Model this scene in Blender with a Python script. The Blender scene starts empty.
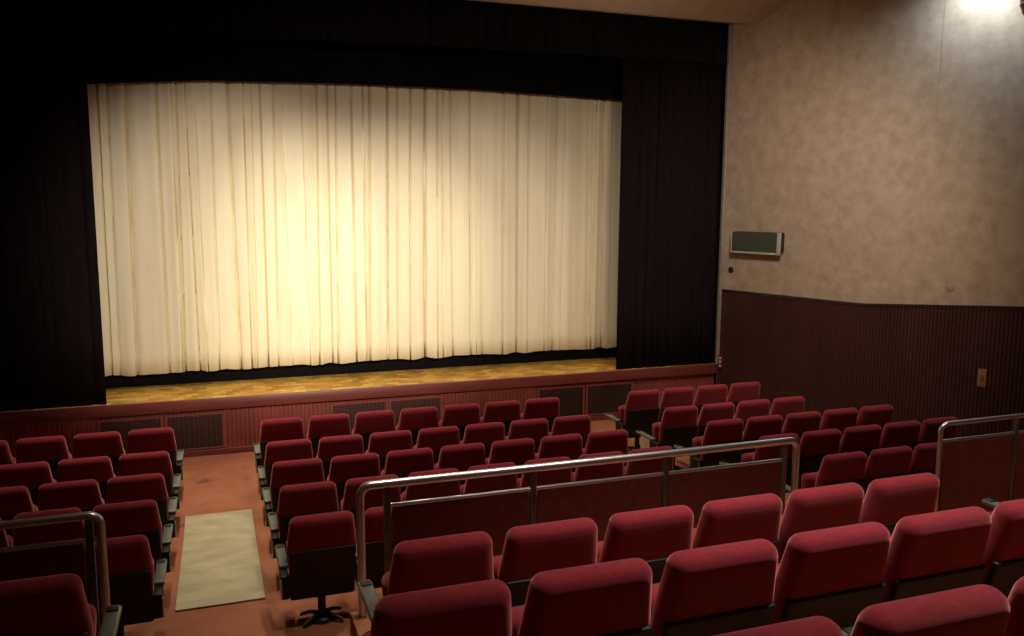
import bpy, bmesh, math, random
from mathutils import Vector, Matrix
random.seed(7)
C = bpy.context.scene.collection
SC = bpy.context.scene
PI = math.pi

# ------------------------------------------------------------------ helpers
def link(name, bm, mat, parent=None, smooth=True, angle=40):
    me = bpy.data.meshes.new(name)
    bmesh.ops.recalc_face_normals(bm, faces=bm.faces[:])
    if smooth:
        for f in bm.faces: f.smooth = True
        lim = math.radians(angle)
        for e in bm.edges:
            if len(e.link_faces) == 2 and e.calc_face_angle(0) > lim: e.smooth = False
    bm.to_mesh(me); bm.free()
    mats = mat if isinstance(mat, (list, tuple)) else [mat]
    for m in mats: me.materials.append(m)
    o = bpy.data.objects.new(name, me); C.objects.link(o)
    if parent is not None: o.parent = parent
    return o
def empty(name, loc=(0, 0, 0), rz=0):
    o = bpy.data.objects.new(name, None); o.empty_display_size = .1
    C.objects.link(o); o.location = loc; o.rotation_euler = (0, 0, rz); return o
def tag(o, label, cat, group=None):
    o['label'] = label; o['category'] = cat
    if group: o['group'] = group
    return o
def struct(o, label=None):
    o['kind'] = 'structure'
    if label: o['label'] = label
    return o
def copy_tree(o, parent=None):
    c = o.copy(); C.objects.link(c)
    if parent is not None: c.parent = parent
    for ch in o.children: copy_tree(ch, c)
    return c
def box(bm, x0, x1, y0, y1, z0, z1, bev=0, seg=2):
    v = [bm.verts.new(p) for p in ((x0,y0,z0),(x1,y0,z0),(x1,y1,z0),(x0,y1,z0),(x0,y0,z1),(x1,y0,z1),(x1,y1,z1),(x0,y1,z1))]
    fs = [bm.faces.new([v[i] for i in q]) for q in ((0,3,2,1),(4,5,6,7),(0,1,5,4),(1,2,6,5),(2,3,7,6),(3,0,4,7))]
    if bev:
        es = list({e for f in fs for e in f.edges})
        bmesh.ops.bevel(bm, geom=es, offset=bev, segments=seg, affect='EDGES', profile=.5)
def tube(bm, pts, r, n=12, caps=True):
    pts = [Vector(p) for p in pts]; rings = []
    up = None
    for i, p in enumerate(pts):
        t = (pts[min(i+1, len(pts)-1)] - pts[max(i-1, 0)]).normalized()
        if up is None:
            up = Vector((0, 0, 1)) if abs(t.z) < .9 else Vector((0, 1, 0))
        a = (up - t * up.dot(t)).normalized(); b = t.cross(a); up = a
        rad = r[i] if isinstance(r, (list, tuple)) else r
        rings.append([bm.verts.new(p + (a*math.cos(2*PI*k/n) + b*math.sin(2*PI*k/n))*rad) for k in range(n)])
    for A, B in zip(rings, rings[1:]):
        for k in range(n): bm.faces.new((A[k], A[(k+1)%n], B[(k+1)%n], B[k]))
    if caps: bm.faces.new(rings[0]); bm.faces.new(rings[-1][::-1])
def lathe(bm, prof, o=(0, 0, 0), n=24, M=None):
    rings = []
    for r, z in prof:
        ring = []
        for k in range(n):
            p = Vector((r*math.cos(2*PI*k/n), r*math.sin(2*PI*k/n), z))
            if M: p = M @ p
            ring.append(bm.verts.new(p + Vector(o)))
        rings.append(ring)
    for A, B in zip(rings, rings[1:]):
        for k in range(n): bm.faces.new((A[k], A[(k+1)%n], B[(k+1)%n], B[k]))
    bm.faces.new(rings[0]); bm.faces.new(rings[-1][::-1])
def arc_path(p0, corner, p1, r, n=7):
    """points rounding a corner"""
    p0, c, p1 = Vector(p0), Vector(corner), Vector(p1)
    a = (p0-c).normalized(); b = (p1-c).normalized()
    o = c + a*r + b*r
    return [o - a*r*math.sin(t) - b*r*math.cos(t) if False else o + (-b)*r*math.cos(t) + (-a)*r*math.sin(t) for t in [PI/2*k/n for k in range(n+1)]]

# ------------------------------------------------------------------ materials
def mat(name, col, rough=.6, metal=0, spec=.5, sheen=0, sheen_tint=None, build=None, coat=0):
    m = bpy.data.materials.new(name); m.use_nodes = True
    nt = m.node_tree; b = nt.nodes['Principled BSDF']
    b.inputs['Base Color'].default_value = (*col, 1)
    b.inputs['Roughness'].default_value = rough
    b.inputs['Metallic'].default_value = metal
    b.inputs['Specular IOR Level'].default_value = spec
    if sheen:
        b.inputs['Sheen Weight'].default_value = sheen
        b.inputs['Sheen Roughness'].default_value = .45
        b.inputs['Sheen Tint'].default_value = (*(sheen_tint or col), 1)
    if coat: b.inputs['Coat Weight'].default_value = coat; b.inputs['Coat Roughness'].default_value = .15
    if build: build(nt, b)
    return m
def N(nt, t, **kw):
    n = nt.nodes.new(t)
    for k, v in kw.items():
        if k in n.inputs.keys(): n.inputs[k].default_value = v
        else: setattr(n, k, v)
    return n
def coords(nt, scale=(1, 1, 1), rot=(0, 0, 0), obj=True):
    tc = N(nt, 'ShaderNodeTexCoord'); mp = N(nt, 'ShaderNodeMapping')
    mp.inputs['Scale'].default_value = scale; mp.inputs['Rotation'].default_value = rot
    nt.links.new(tc.outputs['Object'], mp.inputs['Vector']); return mp.outputs['Vector']
def ramp(nt, fac, stops):
    r = N(nt, 'ShaderNodeValToRGB'); e = r.color_ramp.elements
    e[0].position, e[0].color = stops[0][0], (*stops[0][1], 1)
    e[1].position, e[1].color = stops[-1][0], (*stops[-1][1], 1)
    for p, c in stops[1:-1]:
        q = e.new(p); q.color = (*c, 1)
    nt.links.new(fac, r.inputs['Fac']); return r.outputs['Color']
def bump(nt, b, h, strength=.3, dist=.01):
    bp = N(nt, 'ShaderNodeBump'); bp.inputs['Strength'].default_value = strength; bp.inputs['Distance'].default_value = dist
    nt.links.new(h, bp.inputs['Height']); nt.links.new(bp.outputs['Normal'], b.inputs['Normal'])
def noise_cols(scale, stops, vscale=(1, 1, 1), detail=4, bstr=0, bdist=.01, rough=.6):
    def f(nt, b):
        v = coords(nt, vscale)
        n = N(nt, 'ShaderNodeTexNoise'); n.inputs['Scale'].default_value = scale; n.inputs['Detail'].default_value = detail; n.inputs['Roughness'].default_value = rough
        nt.links.new(v, n.inputs['Vector'])
        nt.links.new(ramp(nt, n.outputs['Fac'], stops), b.inputs['Base Color'])
        if bstr: bump(nt, b, n.outputs['Fac'], bstr, bdist)
    return f

M = {}
M['red'] = mat('red_fabric', (.27, .022, .032), .9, spec=.15, sheen=.75, sheen_tint=(1, .34, .34),
    build=noise_cols(55, [(.3, (.165, .012, .019)), (.7, (.225, .018, .027))], bstr=.15, bdist=.002))
M['shell'] = mat('black_shell_plastic', (.012, .011, .011), .5, spec=.3, build=noise_cols(30, [(.3, (.006, .0055, .0055)), (.7, (.010, .009, .009))]))
M['arm'] = mat('armrest_vinyl', (.12, .13, .105), .38, spec=.5, build=noise_cols(40, [(.3, (.105, .115, .092)), (.7, (.14, .15, .12))]))
M['iron'] = mat('black_iron', (.012, .012, .012), .45, metal=.3, build=noise_cols(60, [(.3, (.009, .009, .009)), (.7, (.018, .017, .016))]))
M['chrome'] = mat('rail_steel', (.6, .62, .63), .33, metal=1, build=noise_cols(18, [(.3, (.56, .58, .59)), (.7, (.64, .66, .67))], vscale=(.2, 3, 3)))
M['darksteel'] = mat('dark_post_steel', (.16, .155, .14), .4, metal=.8, build=noise_cols(25, [(.3, (.13, .125, .115)), (.7, (.19, .18, .165))]))
M['railpanel'] = mat('rail_panel', (.10, .022, .018), .7, spec=.2, build=noise_cols(28, [(.3, (.13, .028, .022)), (.7, (.18, .040, .030))], bstr=.1, bdist=.003))
M['cream'] = mat('cream_plate', (.75, .70, .5), .5, build=noise_cols(12, [(.3, (.7, .65, .46)), (.7, (.8, .75, .55))]))
M['black_cloth'] = mat('black_velvet', (.008, .006, .007), .95, spec=.05, sheen=.04, build=noise_cols(9, [(.3, (.008, .007, .007)), (.7, (.014, .012, .012))], vscale=(3, 3, .4)))
M['leg_cloth'] = mat('maroon_black_velvet', (.018, .007, .009), .95, spec=.05, sheen=.05, build=noise_cols(9, [(.3, (.008, .0055, .006)), (.7, (.014, .0085, .0095))], vscale=(3, 3, .4)))
M['blackwall'] = mat('stage_black', (.006, .006, .006), .95, spec=.05, build=noise_cols(3, [(.3, (.005, .005, .005)), (.7, (.008, .008, .008))]))

def curtain_build(nt, b):
    v = coords(nt, (3, 3, .3))
    n = N(nt, 'ShaderNodeTexNoise'); n.inputs['Scale'].default_value = 3; n.inputs['Detail'].default_value = 5
    nt.links.new(v, n.inputs['Vector'])
    nt.links.new(ramp(nt, n.outputs['Fac'], [(.25, (.77, .67, .44)), (.75, (.82, .735, .505))]), b.inputs['Base Color'])
    v2 = coords(nt, (160, 160, 160)); w = N(nt, 'ShaderNodeTexNoise'); w.inputs['Scale'].default_value = 2
    nt.links.new(v2, w.inputs['Vector']); bump(nt, b, w.outputs['Fac'], .08, .003)
M['curtain'] = mat('cream_curtain_cloth', (.8, .72, .5), .85, spec=.15, sheen=.1, build=curtain_build)

def parquet_build(nt, b):
    v = coords(nt)
    br = N(nt, 'ShaderNodeTexBrick'); br.inputs['Scale'].default_value = 1
    br.inputs['Color1'].default_value = (.80, .50, .10, 1); br.inputs['Color2'].default_value = (.42, .20, .03, 1); br.inputs['Mortar'].default_value = (.45, .24, .04, 1)
    br.inputs['Brick Width'].default_value = .17; br.inputs['Row Height'].default_value = .11; br.inputs['Mortar Size'].default_value = .003; br.inputs['Bias'].default_value = 0
    nt.links.new(v, br.inputs['Vector'])
    n = N(nt, 'ShaderNodeTexNoise'); n.inputs['Scale'].default_value = 6; n.inputs['Detail'].default_value = 4
    nt.links.new(v, n.inputs['Vector'])
    mx = N(nt, 'ShaderNodeMix', data_type='RGBA', blend_type='OVERLAY'); mx.inputs['Factor'].default_value = .4
    nt.links.new(br.outputs['Color'], mx.inputs['A']); nt.links.new(n.outputs['Color'], mx.inputs['B'])
    nt.links.new(mx.outputs['Result'], b.inputs['Base Color'])
M['deck'] = mat('stage_parquet', (.5, .3, .08), .38, build=parquet_build)

M['lip'] = mat('stage_lip_wood', (.17, .035, .028), .42, build=noise_cols(2.2, [(.3, (.13, .025, .020)), (.7, (.20, .045, .034))], vscale=(1, 8, 8)))
M['fascia'] = mat('stage_fascia_slat', (.18, .036, .028), .6, build=noise_cols(3, [(.3, (.21, .042, .033)), (.7, (.29, .058, .044))], vscale=(1, 1, .3)))
M['wainscot'] = mat('wainscot_slat', (.060, .0175, .0125), .65, spec=.25, build=noise_cols(2, [(.3, (.050, .0165, .015)), (.7, (.070, .0235, .021))], vscale=(1, 1, .3)))
M['grille'] = mat('vent_dark_metal', (.035, .026, .018), .6, spec=.3, build=noise_cols(50, [(.3, (.022, .016, .012)), (.7, (.05, .036, .024))]))
M['grille_back'] = mat('vent_duct_black', (.008, .006, .005), .9, build=noise_cols(8, [(.3, (.006, .005, .004)), (.7, (.011, .008, .007))]))

def carpet_build(nt, b):
    v = coords(nt)
    n = N(nt, 'ShaderNodeTexNoise'); n.inputs['Scale'].default_value = 1.3; n.inputs['Detail'].default_value = 6; n.inputs['Roughness'].default_value = .6
    nt.links.new(v, n.inputs['Vector'])
    c = ramp(nt, n.outputs['Fac'], [(.28, (.25, .085, .042)), (.5, (.33, .12, .06)), (.72, (.40, .155, .082))])
    f = N(nt, 'ShaderNodeTexNoise'); f.inputs['Scale'].default_value = 120; f.inputs['Detail'].default_value = 2
    nt.links.new(v, f.inputs['Vector'])
    mx = N(nt, 'ShaderNodeMix', data_type='RGBA', blend_type='OVERLAY'); mx.inputs['Factor'].default_value = .3
    nt.links.new(c, mx.inputs['A']); nt.links.new(f.outputs['Color'], mx.inputs['B'])
    # worn dark carpet patches
    s = N(nt, 'ShaderNodeTexNoise'); s.inputs['Scale'].default_value = 3.1; s.inputs['Detail'].default_value = 2
    nt.links.new(v, s.inputs['Vector'])
    sc = ramp(nt, s.outputs['Fac'], [(.62, (1, 1, 1)), (.72, (.62, .55, .6))])
    m2 = N(nt, 'ShaderNodeMix', data_type='RGBA', blend_type='MULTIPLY'); m2.inputs['Factor'].default_value = 1
    nt.links.new(mx.outputs['Result'], m2.inputs['A']); nt.links.new(sc, m2.inputs['B'])
    nt.links.new(m2.outputs['Result'], b.inputs['Base Color'])
    bump(nt, b, f.outputs['Fac'], .25, .004)
M['carpet'] = mat('terracotta_carpet', (.25, .09, .045), .85, spec=.2, build=carpet_build)
def mat_build(nt, b):
    v = coords(nt, (1, 1.6, 1))
    n = N(nt, 'ShaderNodeTexNoise'); n.inputs['Scale'].default_value = 3.5; n.inputs['Detail'].default_value = 5
    nt.links.new(v, n.inputs['Vector'])
    nt.links.new(ramp(nt, n.outputs['Fac'], [(.3, (.30, .275, .14)), (.5, (.38, .35, .195)), (.72, (.46, .43, .25))]), b.inputs['Base Color'])
M['vinyl'] = mat('olive_vinyl', (.35, .32, .17), .45, build=mat_build)

def paper_build(nt, b):
    v = coords(nt)
    n = N(nt, 'ShaderNodeTexNoise'); n.inputs['Scale'].default_value = 6; n.inputs['Detail'].default_value = 5; n.inputs['Roughness'].default_value = .6
    nt.links.new(v, n.inputs['Vector'])
    nt.links.new(ramp(nt, n.outputs['Fac'], [(.3, (.37, .275, .20)), (.5, (.44, .335, .245)), (.7, (.50, .39, .285))]), b.inputs['Base Color'])
    bump(nt, b, n.outputs['Fac'], .12, .006)
M['wallpaper'] = mat('beige_wallpaper', (.44, .335, .245), .8, spec=.2, build=paper_build)
M['ceil'] = mat('ceiling_paint', (.44, .33, .24), .85, spec=.2, build=noise_cols(5, [(.3, (.41, .305, .22)), (.7, (.47, .355, .26))]))
M['trim'] = mat('pale_trim', (.30, .27, .22), .5, build=noise_cols(7, [(.3, (.26, .235, .19)), (.7, (.33, .30, .245))]))
M['speaker_frame'] = mat('speaker_pale_frame', (.40, .40, .33), .45, build=noise_cols(15, [(.3, (.35, .35, .285)), (.7, (.45, .45, .37))]))
M['speaker_grille'] = mat('speaker_green_grille', (.030, .036, .026), .6, build=noise_cols(60, [(.3, (.035, .045, .032)), (.7, (.075, .092, .064))]))
M['plate'] = mat('amber_plate', (.34, .17, .06), .5, build=noise_cols(15, [(.3, (.30, .145, .05)), (.7, (.38, .19, .07))]))
M['pink'] = mat('pink_button', (.70, .38, .38), .4, build=noise_cols(30, [(.3, (.64, .34, .34)), (.7, (.75, .42, .42))]))
M['maroonbox'] = mat('maroon_box', (.10, .02, .02), .5, build=noise_cols(20, [(.3, (.085, .017, .017)), (.7, (.115, .024, .023))]))
M['lampdark'] = mat('lamp_dark_brown', (.022, .010, .009), .4, build=noise_cols(20, [(.3, (.018, .008, .007)), (.7, (.027, .012, .011))]))
M['lampamber'] = mat('lamp_brown', (.20, .085, .035), .5, build=noise_cols(20, [(.3, (.17, .07, .03)), (.7, (.23, .10, .042))]))
M['disc'] = mat('dark_bronze', (.035, .024, .018), .5, build=noise_cols(20, [(.3, (.028, .019, .014)), (.7, (.043, .030, .022))]))
M['tandisc'] = mat('tan_disc', (.26, .185, .12), .7, build=noise_cols(20, [(.3, (.33, .24, .165)), (.7, (.38, .28, .195))]))
M['pewter'] = mat('pewter', (.5, .45, .42), .3, metal=.9, build=noise_cols(20, [(.3, (.45, .4, .38)), (.7, (.55, .5, .46))]))

# ------------------------------------------------------------------ camera (solved from the photograph)
F = 836.85; YAW = .342676; PIT = .136807; ROLL = .005814
cy, sy, cp, sp = math.cos(YAW), math.sin(YAW), math.cos(PIT), math.sin(PIT)
r = Vector((cy, -sy, 0)); fw = Vector((sy*cp, cy*cp, -sp)); u = r.cross(fw)
r2 = math.cos(ROLL)*r + math.sin(ROLL)*u; u2 = -math.sin(ROLL)*r + math.cos(ROLL)*u
cam = bpy.data.objects.new('camera', bpy.data.cameras.new('camera')); C.objects.link(cam)
mw = Matrix.Identity(4)
for i in range(3): mw[i][0], mw[i][1], mw[i][2] = r2[i], u2[i], -fw[i]
mw[0][3], mw[1][3], mw[2][3] = 0, 0, 3.257
cam.matrix_world = mw
cam.data.sensor_width = 36; cam.data.lens = F/1024*36; cam.data.clip_start = .05
SC.camera = cam

# ------------------------------------------------------------------ room shell
SY = 11.2                                   # plane of the stage front
def wx(y): return 7.45 + .341*(SY - y)      # right wall, splayed
def lx(y): return 4.5 - wx(y)               # left wall mirrors it
YB = -1.6                                   # back of what is built
FZ = -.012
def ramp_z(y): return FZ + max(0, .0855*(8.4 - max(y, 4.56)))
TERR = [(4.56, .93), (3.25, 1.176), (2.28, 1.42), (1.30, 1.66), (.35, 1.9)]

AISLES = [(-.52, .655), (3.86, 4.62)]
def floor():
    bm = bmesh.new()
    base = [(SY+.1, FZ), (8.4, FZ), (8.0, ramp_z(8.0)), (7, ramp_z(7)), (6, ramp_z(6)), (4.9, ramp_z(4.9)), (4.56, ramp_z(4.56))]
    seats = list(base)
    for i, (y, z) in enumerate(TERR):
        seats.append((y, z)); seats.append((TERR[i+1][0] if i+1 < len(TERR) else YB, z))
    steps = list(base[:-1]); y, z = 4.9, ramp_z(4.9)          # stairs that climb the aisles
    while z < 1.85:
        z += .163; steps.append((y, z)); y -= .34; steps.append((y, z))
    steps.append((YB, z))
    def strip(prof, fa, fb):
        for (ya, za), (yb, zb) in zip(prof, prof[1:]):
            bm.faces.new([bm.verts.new(p) for p in ((fa(ya), ya, za), (fb(ya), ya, za), (fb(yb), yb, zb), (fa(yb), yb, zb))])
    c = lambda v: (lambda y: v)
    (a0, a1), (b0, b1) = AISLES
    strip(seats, lx, c(a0)); strip(steps, c(a0), c(a1)); strip(seats, c(a1), c(b0)); strip(steps, c(b0), c(b1)); strip(seats, c(b1), wx)
    # cheeks beside the stairs
    for x in (a0, a1, b0, b1):
        for (y, z), (yn, zn) in zip(TERR, TERR[1:] + [(YB, 0)]):
            bm.faces.new([bm.verts.new(p) for p in ((x, y, .2), (x, yn, .2), (x, yn, z), (x, y, z))])
    bmesh.ops.remove_doubles(bm, verts=bm.verts[:], dist=1e-5)
    return link('floor', bm, M['carpet'], smooth=False)
struct(floor())

def side_wall(name, fx, sgn):
    bm = bmesh.new(); ys = [SY+.0, 8.2, YB]; t = .2
    top = 9.0
    def P(y, z, d): return Vector((fx(y) + sgn*d, y, z))
    a = [P(ys[0], -.1, 0), P(ys[2], -.1, 0), P(ys[2], top, 0), P(ys[0], top, 0)]
    b = [P(ys[0], -.1, t), P(ys[2], -.1, t), P(ys[2], top, t), P(ys[0], top, t)]
    A = [bm.verts.new(p) for p in a]; B = [bm.verts.new(p) for p in b]
    bm.faces.new(A); bm.faces.new(B[::-1])
    for i in range(4): bm.faces.new((A[i], B[i], B[(i+1)%4], A[(i+1)%4]))
    return struct(link(name, bm, M['wallpaper'], smooth=False))
side_wall('wall_right', wx, 1); side_wall('wall_left', lx, -1)
# wallpaper joint: the nearer sheet of the right wall stands a centimetre proud
bm = bmesh.new()
ux, uy = .341/math.hypot(.341, 1), -1/math.hypot(.341, 1)     # along the right wall towards the audience
nx, ny = uy, -ux                                               # into the room
def wall_pt(y, d=0): return Vector((wx(y) + nx*d, y + ny*d, 0))
def wall_slab(bm, ya, yb, z0a, z0b, z1a, z1b, d0, d1, left=False):
    q = []
    for d in (d0, d1):
        for y, z in ((ya, z0a), (yb, z0b), (yb, z1b), (ya, z1a)):
            p = wall_pt(y, d); p.z = z
            if left: p.x = 4.5 - p.x
            q.append(bm.verts.new(p))
    for f in ((0,1,2,3), (7,6,5,4), (0,4,5,1), (1,5,6,2), (2,6,7,3), (3,7,4,0)): bm.faces.new([q[i] for i in f])
def wz(y): return 1.915 + .083*max(0, 8.97 - y)               # wainscot top follows the floor slope
wall_slab(bm, 8.20, -1.5, wz(8.2), wz(-1.5), 8.9, 8.9, .001, .0035)
struct(link('trim_3', bm, M['wallpaper'], smooth=False), 'nearer sheet of beige wallpaper on the right wall')

def wainscot(name, left):
    bm = bmesh.new(); L = (SY - .02 - YB)/abs(uy); pitch = .046; n = int((SY-.02-3.2)/abs(uy)/pitch)
    prof = []
    for k in range(n):
        s = k*pitch
        prof += [(s, .014), (s+.006, .026), (s+pitch-.014, .026), (s+pitch-.008, .014)]
    prof.append((L, .014))
    lo, hi = [], []
    for s, dd in prof:
        y = SY - .02 + uy*s; p = wall_pt(y, dd)
        x = 4.5 - p.x if left else p.x
        lo.append(bm.verts.new((x, p.y, -.05))); hi.append(bm.verts.new((x, p.y, wz(y))))
    for i in range(len(lo)-1): bm.faces.new((lo[i], lo[i+1], hi[i+1], hi[i]))
    o = struct(link(name, bm, M['wainscot'], smooth=False), 'dark maroon ribbed wainscot panelling')
    return o
wainscot('trim_1', False); wainscot('trim_2', True)
for nm, left in (('trim_4', False), ('trim_5', True)):
    bm = bmesh.new()
    wall_slab(bm, SY-.02, 8.97, wz(SY)-.01, wz(8.97)-.01, wz(SY)+.028, wz(8.97)+.028, .004, .036, left)
    wall_slab(bm, 8.97, YB+.05, wz(8.97)-.01, wz(YB)-.01, wz(8.97)+.028, wz(YB)+.028, .004, .036, left)
    struct(link(nm, bm, M['lampdark'], smooth=False), 'dark capping rail on the wainscot')

# ceiling: a low lip above the proscenium, then rising over the seats
bm = bmesh.new()
prof = [(SY+.02, 5.94), (10.75, 5.85), (7.6, 7.35), (YB, 8.2)]
for (ya, za), (yb, zb) in zip(prof, prof[1:]):
    lo = [bm.verts.new(p) for p in ((lx(ya), ya, za), (wx(ya), ya, za), (wx(yb), yb, zb), (lx(yb), yb, zb))]
    bm.faces.new(lo)
    hi = [bm.verts.new((v.co.x, v.co.y, v.co.z+.15)) for v in lo]; bm.faces.new(hi[::-1])
bmesh.ops.remove_doubles(bm, verts=bm.verts[:], dist=1e-5)
struct(link('ceiling', bm, M['ceil'], smooth=False))

# stage house: black box behind the proscenium
bm = bmesh.new(); box(bm, -4.2, 8.7, 13.6, 13.75, -.1, 9)
struct(link('wall_back', bm, M['blackwall'], smooth=False))  # unseen wall put in to block light behind the curtains
for nm, x0, x1 in (('wall_stage_left', -4.4, -4.2), ('wall_stage_right', 8.7, 8.9)):
    bm = bmesh.new(); box(bm, x0, x1, 11.45, 13.75, -.1, 9); struct(link(nm, bm, M['blackwall'], smooth=False))
bm = bmesh.new()
box(bm, 7.47, 8.9, 11.22, 11.42, -.1, 9); box(bm, -4.4, -2.97, 11.22, 11.42, -.1, 9); box(bm, -2.97, 7.47, 11.22, 11.42, 5.96, 9)
struct(link('wall_front', bm, M['blackwall'], smooth=False))
bm = bmesh.new(); box(bm, 7.40, 7.445, 11.13, 11.19, .745, 5.92, .006)
struct(link('trim_6', bm, M['trim'], smooth=False), 'pale upright strip edging the right side of the stage opening')
bm = bmesh.new(); box(bm, -2.945, -2.90, 11.13, 11.19, .745, 5.92, .006)
struct(link('trim_7', bm, M['trim'], smooth=False), 'pale upright strip edging the left side of the stage opening')

# ------------------------------------------------------------------ stage
stage = empty('stage', (2.25, SY, 0)); tag(stage, 'low raised stage with yellow parquet deck and maroon ribbed front', 'stage')
def child(name, bm, m, parent, label=None, **k):
    o = link(name, bm, m, None, **k)
    o.parent = parent; o.matrix_parent_inverse = Matrix.Translation(-parent.location)
    if label: o['label'] = label
    return o
bm = bmesh.new(); box(bm, -2.94, 7.44, SY+.012, 13.55, .66, .745); child('deck', bm, M['deck'], stage, 'yellow and brown parquet deck', smooth=False)
bm = bmesh.new(); box(bm, -2.94, 7.44, SY-.035, SY+.012, .60, .747, .008); child('lip', bm, M['lip'], stage, 'glossy maroon wooden edge')
GR = [(-1.405, -.72), (-.638, .02), (1.437, 2.158), (2.228, 2.932), (4.439, 5.14), (5.221, 5.95)]
bm = bmesh.new(); pts = []; x = -2.94; pitch = .055
while x < 7.43:
    pts += [(x, SY+.062), (x+.008, SY+.05), (x+pitch-.018, SY+.05), (x+pitch-.010, SY+.062)]; x += pitch
lo = [bm.verts.new((min(px, 7.44), py, FZ-.02)) for px, py in pts]; hi = [bm.verts.new((min(px, 7.44), py, .62)) for px, py in pts]
for i in range(len(lo)-1): bm.faces.new((lo[i], lo[i+1], hi[i+1], hi[i]))
child('front_panel', bm, M['fascia'], stage, 'maroon ribbed front', smooth=False)
bm = bmesh.new(); box(bm, -2.94, 7.44, SY+.01, SY+.06, FZ-.01, .065, .005); child('kickboard', bm, M['lip'], stage, smooth=False)
for x0, x1 in GR:
    bm = bmesh.new(); z0, z1 = .095, .525; t = .03
    box(bm, x0-t, x1+t, SY+.02, SY+.06, z0-t*.6, z0); box(bm, x0-t, x1+t, SY+.02, SY+.06, z1, z1+t)
    box(bm, x0-t, x0, SY+.02, SY+.06, z0, z1); box(bm, x1, x1+t, SY+.02, SY+.06, z0, z1)
    fr = child('vent_frame', bm, M['fascia'], stage, smooth=False)
    bm = bmesh.new(); nx_, nz_ = 26, 14
    for k in range(nx_+1):
        xx = x0 + (x1-x0)*k/nx_; box(bm, xx-.005, xx+.005, SY+.034, SY+.042, z0, z1)
    for k in range(nz_+1):
        zz = z0 + (z1-z0)*k/nz_; box(bm, x0, x1, SY+.030, SY+.038, zz-.005, zz+.005)
    g = child('vent_grille', bm, M['grille'], stage, 'dark metal mesh vent', smooth=False)
    bm = bmesh.new(); box(bm, x0, x1, SY+.044, SY+.049, z0, z1); g2 = link('vent_backing', bm, M['grille_back'], None, smooth=False)
    g2.parent = g; g2.matrix_parent_inverse = Matrix.Translation(-stage.location)

# ------------------------------------------------------------------ curtains
def cloth(name, m, x0, x1, z0f, z1, y, depth, wmin, wmax, seed, crease=.5, step=.014, drift=.03, rows=14, thick=.006, label=None, cat=None, sharp=4.5, sk=.35, hem=.0, rough=.2):
    rnd = random.Random(seed)
    edges = [x0 - .3]
    while edges[-1] < x1 + .3: edges.append(edges[-1] + rnd.choice([1, 1, .55, 1.25, .8]) * rnd.uniform(wmin, wmax))
    amp = [depth*rnd.uniform(.3, 1.25) for _ in edges]
    dr = [rnd.uniform(-drift, drift) for _ in edges]
    skew = [rnd.uniform(-sk, sk) for _ in edges]
    fine = [(rnd.uniform(12, 45), rnd.uniform(0, 6.28), rnd.uniform(-3, 3)) for _ in range(4)]
    def prof(xx, t):
        """depth of the cloth behind its front plane at x, t from 0 (hem) to 1 (top)"""
        E = [e + d*(1-t) for e, d in zip(edges, dr)]
        k = 0
        while k < len(E)-2 and xx > E[k+1]: k += 1
        w = max(E[k+1]-E[k], .02); s = min(max((xx-E[k])/w, 0), 1)
        bulge = 1 - abs(2*s-1)**sharp                           # broad fold with a sharp crease on either side
        a = amp[k]*(.75+.25*t)
        f = sum(math.sin(xx*q + p + c*t) for q, p, c in fine)*depth*rough*.25
        return a*(1-bulge)*crease*2 + skew[k]*depth*(s-.5) + f
    bm = bmesh.new(); n = int((x1-x0)/step)
    grid = []
    for j in range(rows+1):
        t = j/rows; row = []
        for i in range(n+1):
            xx = x0 + (x1-x0)*i/n; zb = z0f(xx) + hem*math.sin(xx*9.1+math.sin(xx*4.3)*2)
            row.append(bm.verts.new((xx, y + prof(xx, t), zb + (z1-zb)*t)))
        grid.append(row)
    for j in range(rows):
        for i in range(n): bm.faces.new((grid[j][i], grid[j][i+1], grid[j+1][i+1], grid[j+1][i]))
    o = link(name, bm, m, angle=75)
    md = o.modifiers.new('thickness', 'SOLIDIFY'); md.thickness = thick; md.offset = 1
    tag(o, label, cat); return o
def lerp(pts):
    def f(x):
        if x <= pts[0][0]: return pts[0][1]
        for (a, b), (c, d) in zip(pts, pts[1:]):
            if x <= c: return b + (d-b)*(x-a)/(c-a)
        return pts[-1][1]
    return f
cloth('stage_curtain', M['curtain'], -2.2, 6.9, lambda x: .745+.205, 5.7, 12.02, .10, .085, .30, 11, hem=.012, drift=.06, sharp=10, sk=.7,
      label='pleated cream stage curtain drawn closed across the stage', cat='curtain', step=.009, rows=18, rough=.10)
cloth('backing_curtain', M['black_cloth'], -2.4, 7.1, lambda x: .747, 5.7, 12.22, .03, .2, .35, 5,
      label='black backing cloth showing below the hem of the cream curtain', cat='curtain', step=.03, rows=4)
cloth('valance', M['black_cloth'], -2.885, 7.395, lerp([(-1.7, 5.19), (.5, 5.25), (2.4, 5.30), (5.4, 5.33)]), 5.93, 11.16, .05, .16, .30, 3,
      label='black pleated valance hanging across the very top of the stage opening', cat='valance', step=.02, rows=5)
cloth('border_curtain', M['blackwall'], -2.93, 7.43, lerp([(-1.39, 4.687), (-0.07, 4.801), (1.85, 4.857), (3.71, 4.868), (5.93, 4.826)]), 5.93, 11.84, .02, .25, .5, 8,
      label='plain black border hanging behind the valance above the cream curtain', cat='curtain', step=.03, rows=4)
cloth('side_curtain', M['leg_cloth'], -2.93, -1.325, lambda x: .749, 5.9, 11.245, .045, .12, .22, 21,
      label='dark maroon-black side curtain at the left edge of the cream curtain', cat='curtain', step=.012, rows=6, drift=.015)
cloth('side_curtain', M['leg_cloth'], 5.71, 7.39, lambda x: .749, 5.9, 11.255, .045, .12, .22, 22,
      label='dark maroon-black side curtain at the right edge of the cream curtain', cat='curtain', step=.012, rows=6, drift=.04)

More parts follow.
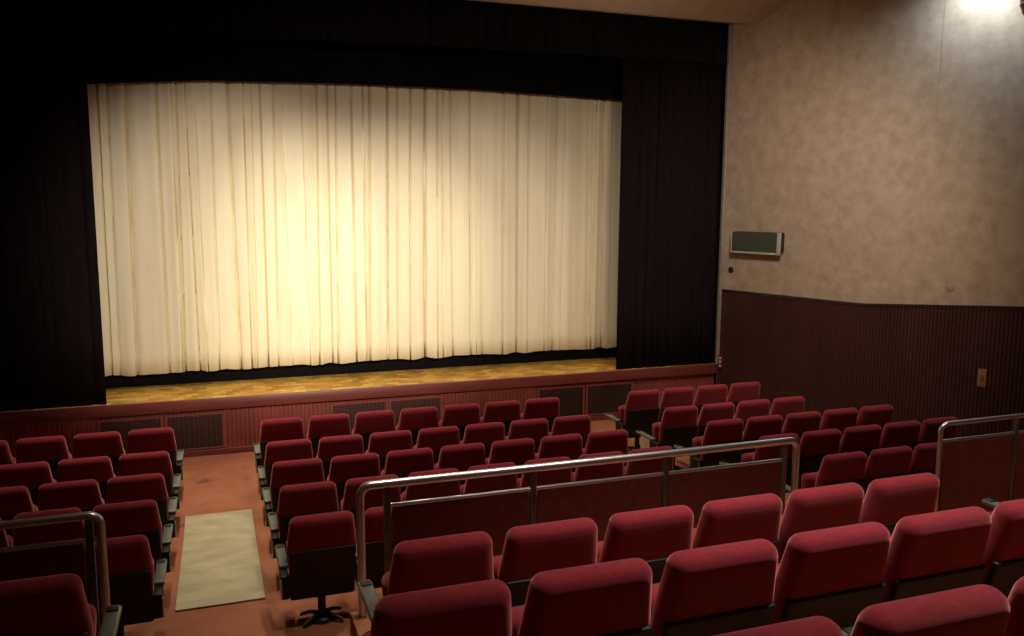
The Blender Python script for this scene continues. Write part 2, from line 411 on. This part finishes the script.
# ------------------------------------------------------------------ theatre seats
TILT = math.radians(13)
def back_xf(uu, v, w):
    """u across, v up the back, w towards the stage; the top of the back is at y = 0, z = .86"""
    L = .60
    return Vector((uu, (L - v)*math.sin(TILT) + w*math.cos(TILT) + .0, .86 - (L - v)*math.cos(TILT) + w*math.sin(TILT)))
def outline(v0, v1, hb, ht, rt, rb, inset, n=6, hm=None, vm=.34):
    """closed outline of a panel with rounded corners; hb, hm, ht are its half widths at the bottom, at vm and at the top"""
    if hm is None: hm = hb + (ht-hb)*(vm-v0)/(v1-v0)
    v0 += inset; v1 -= inset; hb -= inset; ht -= inset; hm -= inset
    rt = max(rt - inset*.6, .006); rb = max(rb - inset*.6, .004)
    pts = []
    def arc(cx, cz, rr, a0, a1):
        for k in range(n+1):
            a = a0 + (a1-a0)*k/n; pts.append((cx + rr*math.cos(a), cz + rr*math.sin(a)))
    def side(sgn, up):
        vb, vt = v0+rb, v1-rt; q = []
        for t in (.15, .3, .45, .6, .75, .9):
            v = vb + (vt-vb)*t
            if v < vm: e = min(max((v-vb)/(vm-vb), 0), 1); h = hb + (hm-hb)*(e*e*(3-2*e))
            else: e = min(max((v-vm)/(vt-vm), 0), 1); h = hm + (ht-hm)*e
            q.append((sgn*h, v))
        pts.extend(q if up else q[::-1])
    arc(ht-rt, v1-rt, rt, 0, PI/2)
    for k in (.5, 0, -.5): pts.append(((ht-rt)*k, v1))
    arc(-ht+rt, v1-rt, rt, PI/2, PI)
    side(-1, False)
    arc(-hb+rb, v0+rb, rb, PI, 1.5*PI)
    for k in (-.5, 0, .5): pts.append(((hb-rb)*k, v0))
    arc(hb-rb, v0+rb, rb, 1.5*PI, 2*PI)
    side(1, True)
    return pts
def pillow(bm, v0, v1, hb, ht, rt, rb, w0, w1, rad, xf, seg=5, hm=None, vm=.2):
    """rounded slab between depths w0 and w1"""
    layers = []
    for k in range(seg+1):
        a = PI/2*k/seg; layers.append((rad*(1-math.sin(a)), w0 + rad*(1-math.cos(a))))
    for k in range(seg+1):
        a = PI/2*k/seg; layers.append((rad*(1-math.cos(a)), w1 - rad*(1-math.sin(a))))
    rings = [[bm.verts.new(xf(p[0], p[1], w)) for p in outline(v0, v1, hb, ht, rt, rb, ins, 6, hm, vm)] for ins, w in layers]
    n = len(rings[0])
    for A, B in zip(rings, rings[1:]):
        for k in range(n): bm.faces.new((A[k], A[(k+1)%n], B[(k+1)%n], B[k]))
    for ring, ins, w in ((rings[0], layers[0][0], w0), (rings[-1], layers[-1][0], w1)):
        prev = ring
        for s in (.03, .09):
            cur = [bm.verts.new(xf(p[0], p[1], w)) for p in outline(v0, v1, hb, ht, rt, rb, ins+s, 6, hm, vm)]
            for k in range(n): bm.faces.new((prev[k], prev[(k+1)%n], cur[(k+1)%n], cur[k]))
            prev = cur
        bm.faces.new(prev)

PARTS = {}
def build_parts():
    h = bpy.data.collections.new('tmp')
    bm = bmesh.new(); pillow(bm, .015, .594, .226, .224, .050, .03, -.050, .060, .050, back_xf, 7, .247, .34)
    PARTS['backrest'] = (bm, M['red'])
    bm = bmesh.new(); pillow(bm, -.055, .352, .230, .234, .012, .02, -.062, -.030, .010, back_xf, 3)
    PARTS['back_shell'] = (bm, M['shell'])
    def cush_xf(uu, v, w): return Vector((uu, .20 + w + (.42-v)*.05, .19 + v))
    bm = bmesh.new(); pillow(bm, 0, .42, .205, .232, .05, .05, -.02, .125, .05, cush_xf, 5)
    PARTS['seat_cushion'] = (bm, M['red'])
    bm = bmesh.new(); pillow(bm, .02, .40, .198, .220, .04, .05, .115, .14, .012, cush_xf, 3)
    PARTS['cushion_pan'] = (bm, M['shell'])
    bm = bmesh.new(); box(bm, -.037, .037, .20, .60, .405, .438, .013, 3)
    PARTS['armrest'] = (bm, M['arm'])
    bm = bmesh.new(); box(bm, -.013, .013, .10, .26, .24, .415, .008, 2)
    PARTS['arm_panel'] = (bm, M['shell'])
    bm = bmesh.new(); box(bm, -.032, .028, .06, .25, .235, .410, .012, 2)
    PARTS['end_panel'] = (bm, M['shell'])
    bm = bmesh.new(); box(bm, -.006, .006, .052, .064, .245, .39, .003, 1)
    PARTS['edge_strip'] = (bm, M['pewter'])
    bm = bmesh.new(); tube(bm, [(0, .17, .26), (0, .17, .02)], .03, 14)
    box(bm, -.12, .12, .10, .24, .21, .26, .01, 2)
    PARTS['pedestal'] = (bm, M['iron'])
    bm = bmesh.new(); lathe(bm, [(.001, .035), (.055, .032), (.075, .016), (.08, 0), (.001, 0)][::-1], (0, .17, 0), 20)
    for a in (35, 145, 215, 325):
        ca, sa = math.cos(math.radians(a)), math.sin(math.radians(a))
        tube(bm, [(ca*.04, .17+sa*.04, .045), (ca*.10, .17+sa*.10, .04), (ca*.15, .17+sa*.14, .022), (ca*.175, .17+sa*.165, .010)], [.016, .015, .014, .012], 8)
    PARTS['pedestal_base'] = (bm, M['iron'])
    bm = bmesh.new(); box(bm, -.006, .006, .235, .455, .22, .41, .002, 1)
    PARTS['aisle_plate'] = (bm, M['cream'])
build_parts()
bm = bmesh.new(); box(bm, -.026, .026, .53, .592, .432, .443, .004, 2); tube(bm, [(-.024, .535, .442), (.024, .535, .442)], .005, 8)
PARTS['ashtray'] = (bm, M['iron'])
MESH = {}
for k, (bm, m) in PARTS.items():
    o = link(k, bm, m); MESH[k] = o.data; bpy.data.objects.remove(o)
PLABEL = {'back_shell': 'black lower shell of the back', 'armrest': 'grey-black armrest', 'edge_strip': 'bright metal edge strip', 'aisle_plate': 'cream plate on the aisle side', 'ashtray': 'small black lid set in the armrest end'}
def part(name, root, dx=0):
    o = bpy.data.objects.new(name, MESH[name]); C.objects.link(o); o.parent = root; o.location = (dx, 0, 0)
    if name in PLABEL: o['label'] = PLABEL[name]
    return o
W = .52
def seat(x, y, z, label, group, right_arm=False, aisle=None, plate=False):
    """x is the middle of the seat; aisle 'l' / 'r' adds the end panel on that side"""
    t = empty('theatre_seat', (x, y, z)); tag(t, label, 'theatre seat', group)
    part('backrest', t); part('back_shell', t); c = part('seat_cushion', t)
    o = part('cushion_pan', c)
    p = part('pedestal', t); part('pedestal_base', p)
    for dx, on, sd in ((-W/2, True, 'l'), (W/2, right_arm, 'r')):
        if not on: continue
        a = part('armrest', t, dx); part('ashtray', a)
        if aisle == sd:
            e = part('end_panel', t, dx); st = part('edge_strip', e); st.location = (-.030 if sd == 'l' else .030, 0, 0)
            if plate:
                q = part('aisle_plate', e); q.location = (-.030 if sd == 'l' else .030, 0, 0)
        else: part('arm_panel', t, dx)
    return t
ORD = ['first', 'second', 'third', 'fourth', 'fifth', 'sixth', 'seventh', 'eighth']
RY = [9.459, 8.538, 7.614, 6.692, 5.768]
RZ = [FZ, FZ, .056, .135, .213]
FROM = ['front row', 'second row from the stage', 'third row from the stage', 'fourth row from the stage', 'fifth row from the stage']
FROM = ['front row', 'second row', 'third row', 'fourth row', 'fifth row']
XC, XR, XL, WC = .384, 4.955, -.448, .5245
for rr in range(5):
    for c in range(7):
        seat(XC + WC*(c+.5), RY[rr], RZ[rr], f'red tip-up seat, {ORD[c]} from left in the {FROM[rr]} of the centre block',
             'seats in the centre block', c == 6, 'l' if c == 0 else ('r' if c == 6 else None))
    for c in range([4, 4, 5, 5, 5][rr]):
        last = c == [4, 4, 5, 5, 5][rr]-1
        seat(XR + W*(c+.5), RY[rr], RZ[rr], f'red tip-up seat, {ORD[c]} from the aisle in the {FROM[rr]} of the right block',
             'seats in the right block', last, 'l' if c == 0 else None, plate=(rr == 1 and c == 0))
    for c in range([4, 4, 3, 3, 2][rr]):
        seat(XL - W*(c+.5), RY[rr], RZ[rr], f'red tip-up seat, {ORD[c]} from the aisle in the {FROM[rr]} of the left block',
             'seats in the left block', c == 0, 'r' if c == 0 else None)
for c in range(6):
    seat(.649 + W*(c+.5), 3.414, .931, f'red tip-up seat, {ORD[c]} from left in the first row behind the long railing',
         'raised seats behind the railing', c == 5, 'l' if c == 0 else ('r' if c == 5 else None))
for c in range(7):
    seat(.39 + W*(c+.5), 2.437, 1.176, f'red tip-up seat, {ORD[c]} from left in the second row behind the long railing',
         'raised seats behind the railing', c == 6, 'l' if c == 0 else ('r' if c == 6 else None))
B3 = [(1, 'red tip-up seat of the nearest row, only its top above the bottom edge'),
      (2, 'large red tip-up seat of the nearest row, its whole rounded top in view'),
      (3, 'red tip-up seat of the nearest row, cut off by the bottom right corner')]
for c, lb in B3:
    seat(.375 + W*(c+.5), 1.495, 1.425, lb, 'raised seats behind the railing', c == 3)
seat(-.51 - W*.5, 3.53, .931, 'red tip-up seat behind the left railing, beside the aisle at the bottom left corner', 'raised seats behind the railing', True, 'r')
for c in range(2):
    seat(4.67 + W*(c+.5), 3.30, .93, ['red tip-up seat behind the right railing, nearest to the aisle', 'red tip-up seat behind the right railing, second from the aisle'][c],
         'raised seats behind the railing', c == 1, 'l' if c == 0 else None)

# ------------------------------------------------------------------ floor mat in the left aisle
bm = bmesh.new()
ys = [6.52, 7.2, 7.8, 8.4, 9.0]
a = []
for y in ys:
    z = ramp_z(y) + .008
    a.append([bm.verts.new((-.385, y, z)), bm.verts.new((.275, y, z))])
for A, B in zip(a, a[1:]): bm.faces.new((A[0], A[1], B[1], B[0]))
o = link('floor_mat', bm, M['vinyl'], smooth=False); md = o.modifiers.new('thickness', 'SOLIDIFY'); md.thickness = .007; md.offset = -1
tag(o, 'long olive-beige vinyl mat lying on the aisle carpet', 'mat')

# ------------------------------------------------------------------ railings
RYL = 4.5; RT = 1.69; ZB = .93
def railing(x0, x1, loop_l, loop_r, posts, label, low0=None, low1=None, rad=.024):
    t = empty('railing', ((x0+x1)/2, RYL, ZB)); tag(t, label, 'railing')
    bm = bmesh.new(); pts = []
    R_ = .06
    if loop_l:
        pts += [Vector((x0, RYL, ZB)), Vector((x0, RYL, ZB+.4))]
        pts += [Vector((x0+R_-R_*math.cos(a), RYL, RT-R_+R_*math.sin(a))) for a in [PI/2*k/8 for k in range(9)]]
    else: pts.append(Vector((x0, RYL, RT)))
    if loop_r:
        pts += [Vector((x1-R_+R_*math.sin(a), RYL, RT-R_+R_*math.cos(a))) for a in [PI/2*k/8 for k in range(9)]]
        pts += [Vector((x1, RYL, ZB+.4)), Vector((x1, RYL, ZB))]
    else: pts.append(Vector((x1, RYL, RT)))
    tube(bm, pts, rad, 16); child('handrail', bm, M['chrome'], t, 'bright steel handrail')
    a0 = posts[0] if low0 is None else low0; a1 = posts[-1] if low1 is None else low1
    bm = bmesh.new(); tube(bm, [(a0, RYL, 1.562), (a1, RYL, 1.562)], .0125, 12); child('lower_rail', bm, M['chrome'], t)
    for p in posts:
        bm = bmesh.new(); box(bm, p-.019, p+.019, RYL-.014, RYL+.014, ZB, RT-.012, .004, 1)
        box(bm, p-.05, p+.05, RYL-.04, RYL+.04, ZB, ZB+.012, .003, 1)
        po = child('post', bm, M['darksteel'], t)
    seq = sorted(set([a0] + list(posts) + [a1]))
    for p, q in zip(seq, seq[1:]):
        if q - p < .15: continue
        bm = bmesh.new(); box(bm, p+.03, q-.03, RYL-.010, RYL+.010, ZB+.045, 1.552, .003, 1)
        for sx in (p+.05, q-.05):
            for sz in (ZB+.1, 1.50): lathe(bm, [(.001, 0), (.008, 0), (.007, .004), (.001, .005)], (sx, RYL-.010, sz), 10, Matrix.Rotation(PI/2, 3, 'X'))
        child('panel', bm, M['railpanel'], t, 'dark maroon infill panel')
    return t
railing(.715, 3.645, True, True, [.864, 1.745, 2.645, 3.545], 'long steel railing with maroon panels in front of the raised centre seats')
railing(-1.9, -.592, False, True, [-1.75, -.645], 'steel railing with dark panels at the left of the aisle', low1=-.60, rad=.022)
railing(4.905, 9.55, True, True, [5.635, 6.4, 7.2, 8.0, 8.8, 9.44], 'steel railing with maroon panels at the right edge beyond the right aisle', low0=4.91, rad=.017)
# terrace front below the railings
bm = bmesh.new()
for x0, x1 in ((-3.9, -.52), (.655, 3.86), (4.62, 9.0)): box(bm, x0, x1, 4.56, 4.58, .3, .93)
struct(link('trim_8', bm, M['wainscot'], smooth=False), 'maroon front of the raised seating')

# ------------------------------------------------------------------ things on the right wall
def on_wall(name, y, z, label, cat):
    """empty on the right wall; local +x runs along the wall towards the audience, +y out of the wall, +z up"""
    p = wall_pt(y, .0); t = empty(name, (p.x, p.y, z)); 
    m = Matrix(((ux, nx, 0), (uy, ny, 0), (0, 0, 1))).transposed().transposed()
    t.rotation_euler = Matrix(((ux, nx, 0), (uy, ny, 0), (0, 0, 1))).to_euler() if (ux*ny-uy*nx) > 0 else Matrix(((-ux, nx, 0), (-uy, ny, 0), (0, 0, 1))).to_euler()
    return tag(t, label, cat), (1 if (ux*ny-uy*nx) > 0 else -1)
t, sg = on_wall('wall_speaker', 10.52, 2.69, 'long wall speaker with dark green grille and pale frame beside the stage', 'speaker')
bm = bmesh.new(); box(bm, -.40, .40, .0, .13, -.13, .16, .015, 2); link('cabinet', bm, M['lampdark'], t)
bm = bmesh.new()
box(bm, -.43, .43, .13, .165, -.165, -.132, .008, 2); pass
e1 = (.375, .43) if sg > 0 else (-.43, -.375); e0 = (-.43, -.418) if sg > 0 else (.418, .43)
box(bm, e1[0], e1[1], .128, .168, -.16, .16, .008, 2); box(bm, e0[0], e0[1], .13, .160, -.16, .16, .006, 2)
link('front_frame', bm, M['speaker_frame'], t)['label'] = 'pale frame'
bm = bmesh.new(); box(bm, -.42, .42, .125, .145, -.14, .154)
for k in range(40): box(bm, -.405+k*.0205, -.393+k*.0205, .145, .150, -.128, .142)
link('grille', bm, M['speaker_grille'], t, smooth=False)['label'] = 'dark green ribbed grille'
bm = bmesh.new(); box(bm, -.03*1+sg*.30, .03+sg*.30, .146, .170, -.15, -.132, .003, 1); link('badge', bm, M['cream'], t)

t, sg = on_wall('wall_socket', 11.01, 2.252, 'small round dark socket on the beige wall below the wall speaker', 'socket')
bm = bmesh.new(); lathe(bm, [(.001, .0), (.047, 0), (.047, .014), (.040, .022), (.001, .024)], n=24, M=Matrix.Rotation(-PI/2, 3, 'X')); link('cover', bm, M['disc'], t)
bm = bmesh.new(); lathe(bm, [(.001, .02), (.014, .02), (.014, .03), (.001, .031)], n=14, M=Matrix.Rotation(-PI/2, 3, 'X')); link('plug_hole', bm, M['lampdark'], t)
t, sg = on_wall('wall_cover', 7.90, 2.243, 'round tan cover on the beige wall just above the wainscot', 'wall cover')
bm = bmesh.new(); lathe(bm, [(.001, .004), (.050, .004), (.050, .012), (.044, .015), (.001, .016)], n=24, M=Matrix.Rotation(-PI/2, 3, 'X')); link('cover', bm, M['tandisc'], t)
bm = bmesh.new(); lathe(bm, [(.001, .015), (.006, .015), (.005, .019), (.001, .020)], n=10, M=Matrix.Rotation(-PI/2, 3, 'X')); link('screw', bm, M['disc'], t)
t, sg = on_wall('wall_plate', 7.456, 1.19, 'amber-brown upright plate fixed on the dark wainscot at the right', 'wall plate')
bm = bmesh.new(); box(bm, -.05, .05, .024, .036, -.11, .11, .006, 2); link('plate', bm, M['plate'], t)
for s in (-1, 1):
    bm = bmesh.new(); lathe(bm, [(.001, .035), (.007, .035), (.006, .039), (.001, .040)], (0, 0, s*.09), 10, Matrix.Rotation(-PI/2, 3, 'X')); link('screw', bm, M['disc'], t)
bm = bmesh.new(); box(bm, -.022, .022, .034, .042, -.035, .035, .004, 2); link('switch', bm, M['lampamber'], t)
t, sg = on_wall('switch_box', 11.10, .80, 'tiny maroon box with pale pink spots by the right end of the stage', 'switch box')
bm = bmesh.new(); box(bm, -.04, .04, .024, .06, -.11, .11, .006, 2); link('box_body', bm, M['maroonbox'], t)
for z in (-.065, .0, .06):
    bm = bmesh.new(); lathe(bm, [(.001, .058), (.022, .058), (.022, .068), (.016, .076), (.001, .078)], (0, 0, z), 14, Matrix.Rotation(-PI/2, 3, 'X')); link('button', bm, M['pink'], t)
t, sg = on_wall('wall_lamp', 7.20, 5.46, 'dark brown lamp on the wall at the top right corner', 'lamp')
bm = bmesh.new(); lathe(bm, [(.001, .02), (.13, .02), (.13, .34), (.12, .36), (.001, .36)], (0, .20, 0), 24); link('housing', bm, M['lampdark'], t)
bm = bmesh.new(); lathe(bm, [(.001, .0), (.134, .0), (.134, .022), (.001, .022)], (0, .20, 0), 24); link('ring', bm, M['pewter'], t)
bm = bmesh.new(); lathe(bm, [(.001, -.16), (.055, -.155), (.10, -.08), (.125, 0), (.001, 0)], (0, .20, 0), 24); link('lower_shade', bm, M['lampamber'], t)['label'] = 'brown lower shade'
bm = bmesh.new(); box(bm, -.035, .035, 0.012, .14, .12, .22, .01, 2); link('bracket', bm, M['lampdark'], t)

# ------------------------------------------------------------------ lights
def aim(o, target):
    d = (Vector(target) - o.location); o.rotation_euler = d.to_track_quat('-Z', 'Y').to_euler()
def spot(name, loc, target, power, size, blend=1, col=(1, .85, .62), rad=.1):
    l = bpy.data.lights.new(name, 'SPOT'); l.energy = power; l.spot_size = math.radians(size); l.spot_blend = blend; l.color = col; l.shadow_soft_size = rad
    o = bpy.data.objects.new(name, l); C.objects.link(o); o.location = loc; aim(o, target); return o
def point(name, loc, power, col=(1, .82, .6), rad=.15):
    l = bpy.data.lights.new(name, 'POINT'); l.energy = power; l.color = col; l.shadow_soft_size = rad
    o = bpy.data.objects.new(name, l); C.objects.link(o); o.location = loc; return o
WARM = (1, .84, .58)
# house spotlights aimed at the curtain
CW = (1, .90, .79)
for x, tx, tz, p, size in ((1.0, 1.85, 2.1, 4900, 25), (.8, 3.4, 2.3, 2300, 25), (.3, 5.3, 2.5, 1250, 27), (.9, .05, 2.3, 3900, 27), (.6, 2.2, 2.8, 900, 34)):
    spot('curtain_spot', (x, .4, 5.3), (tx, 12.1, tz), p, size, 1, CW, .10)
# wall washer above the frame on the right wall
p = wall_pt(7.70, .35)
spot('wall_wash_and_fill', (p.x, p.y, 6.15), (p.x, p.y, 4.0), 170, 165, 1, (.72, .87, 1), .06)
spot('wall_wash_and_fill', (5.0, 6.6, 4.9), (7.75, 10.2, 2.3), 480, 92, 1, (1, .85, .66), .4)  # added mid-room fill, stands in for light bounced off the curtain
# added fill without a fitting, brightens the ceiling above the stage opening
spot('ceiling_fill', (5.0, 8.6, 5.0), (5.0, 10.4, 6.0), 34, 150, 1, (1, .84, .66), .2)
# ceiling downlights over the seats
HW = (1, .84, .68)
for x, y, p in ((-.1, 10.2, 700), (2.4, 10.2, 250), (4.9, 10.2, 380), (-.1, 8.4, 400), (1.8, 8.4, 250), (5.2, 8.4, 280), (2.0, 6.7, 310), (5.4, 6.7, 260), (1.3, 4.6, 310), (3.2, 4.5, 480)):
    spot('downlight_and_fill', (x, y, 5.8 if y > 9 else 6.4), (x, y - .5, 0), p, 66, 1, HW, .12)
spot('downlight_and_fill', (2.8, 2.2, 6.5), (2.6, 2.1, 0), 920, 62, 1, (1, .92, .84), .12)

spot('downlight_and_fill', (5.7, 2.5, 6.5), (5.7, 3.0, 0), 420, 58, 1, HW, .12)  # added fill that brightens the panels of the right railing

w = bpy.data.worlds.new('world'); SC.world = w; w.use_nodes = True
bg = w.node_tree.nodes['Background']; bg.inputs['Color'].default_value = (1, .85, .7, 1); bg.inputs['Strength'].default_value = .012

SC.view_settings.view_transform = 'Standard'; SC.view_settings.look = 'None'
SC.view_settings.exposure = 0; SC.view_settings.gamma = 1; SC.view_settings.use_curve_mapping = False
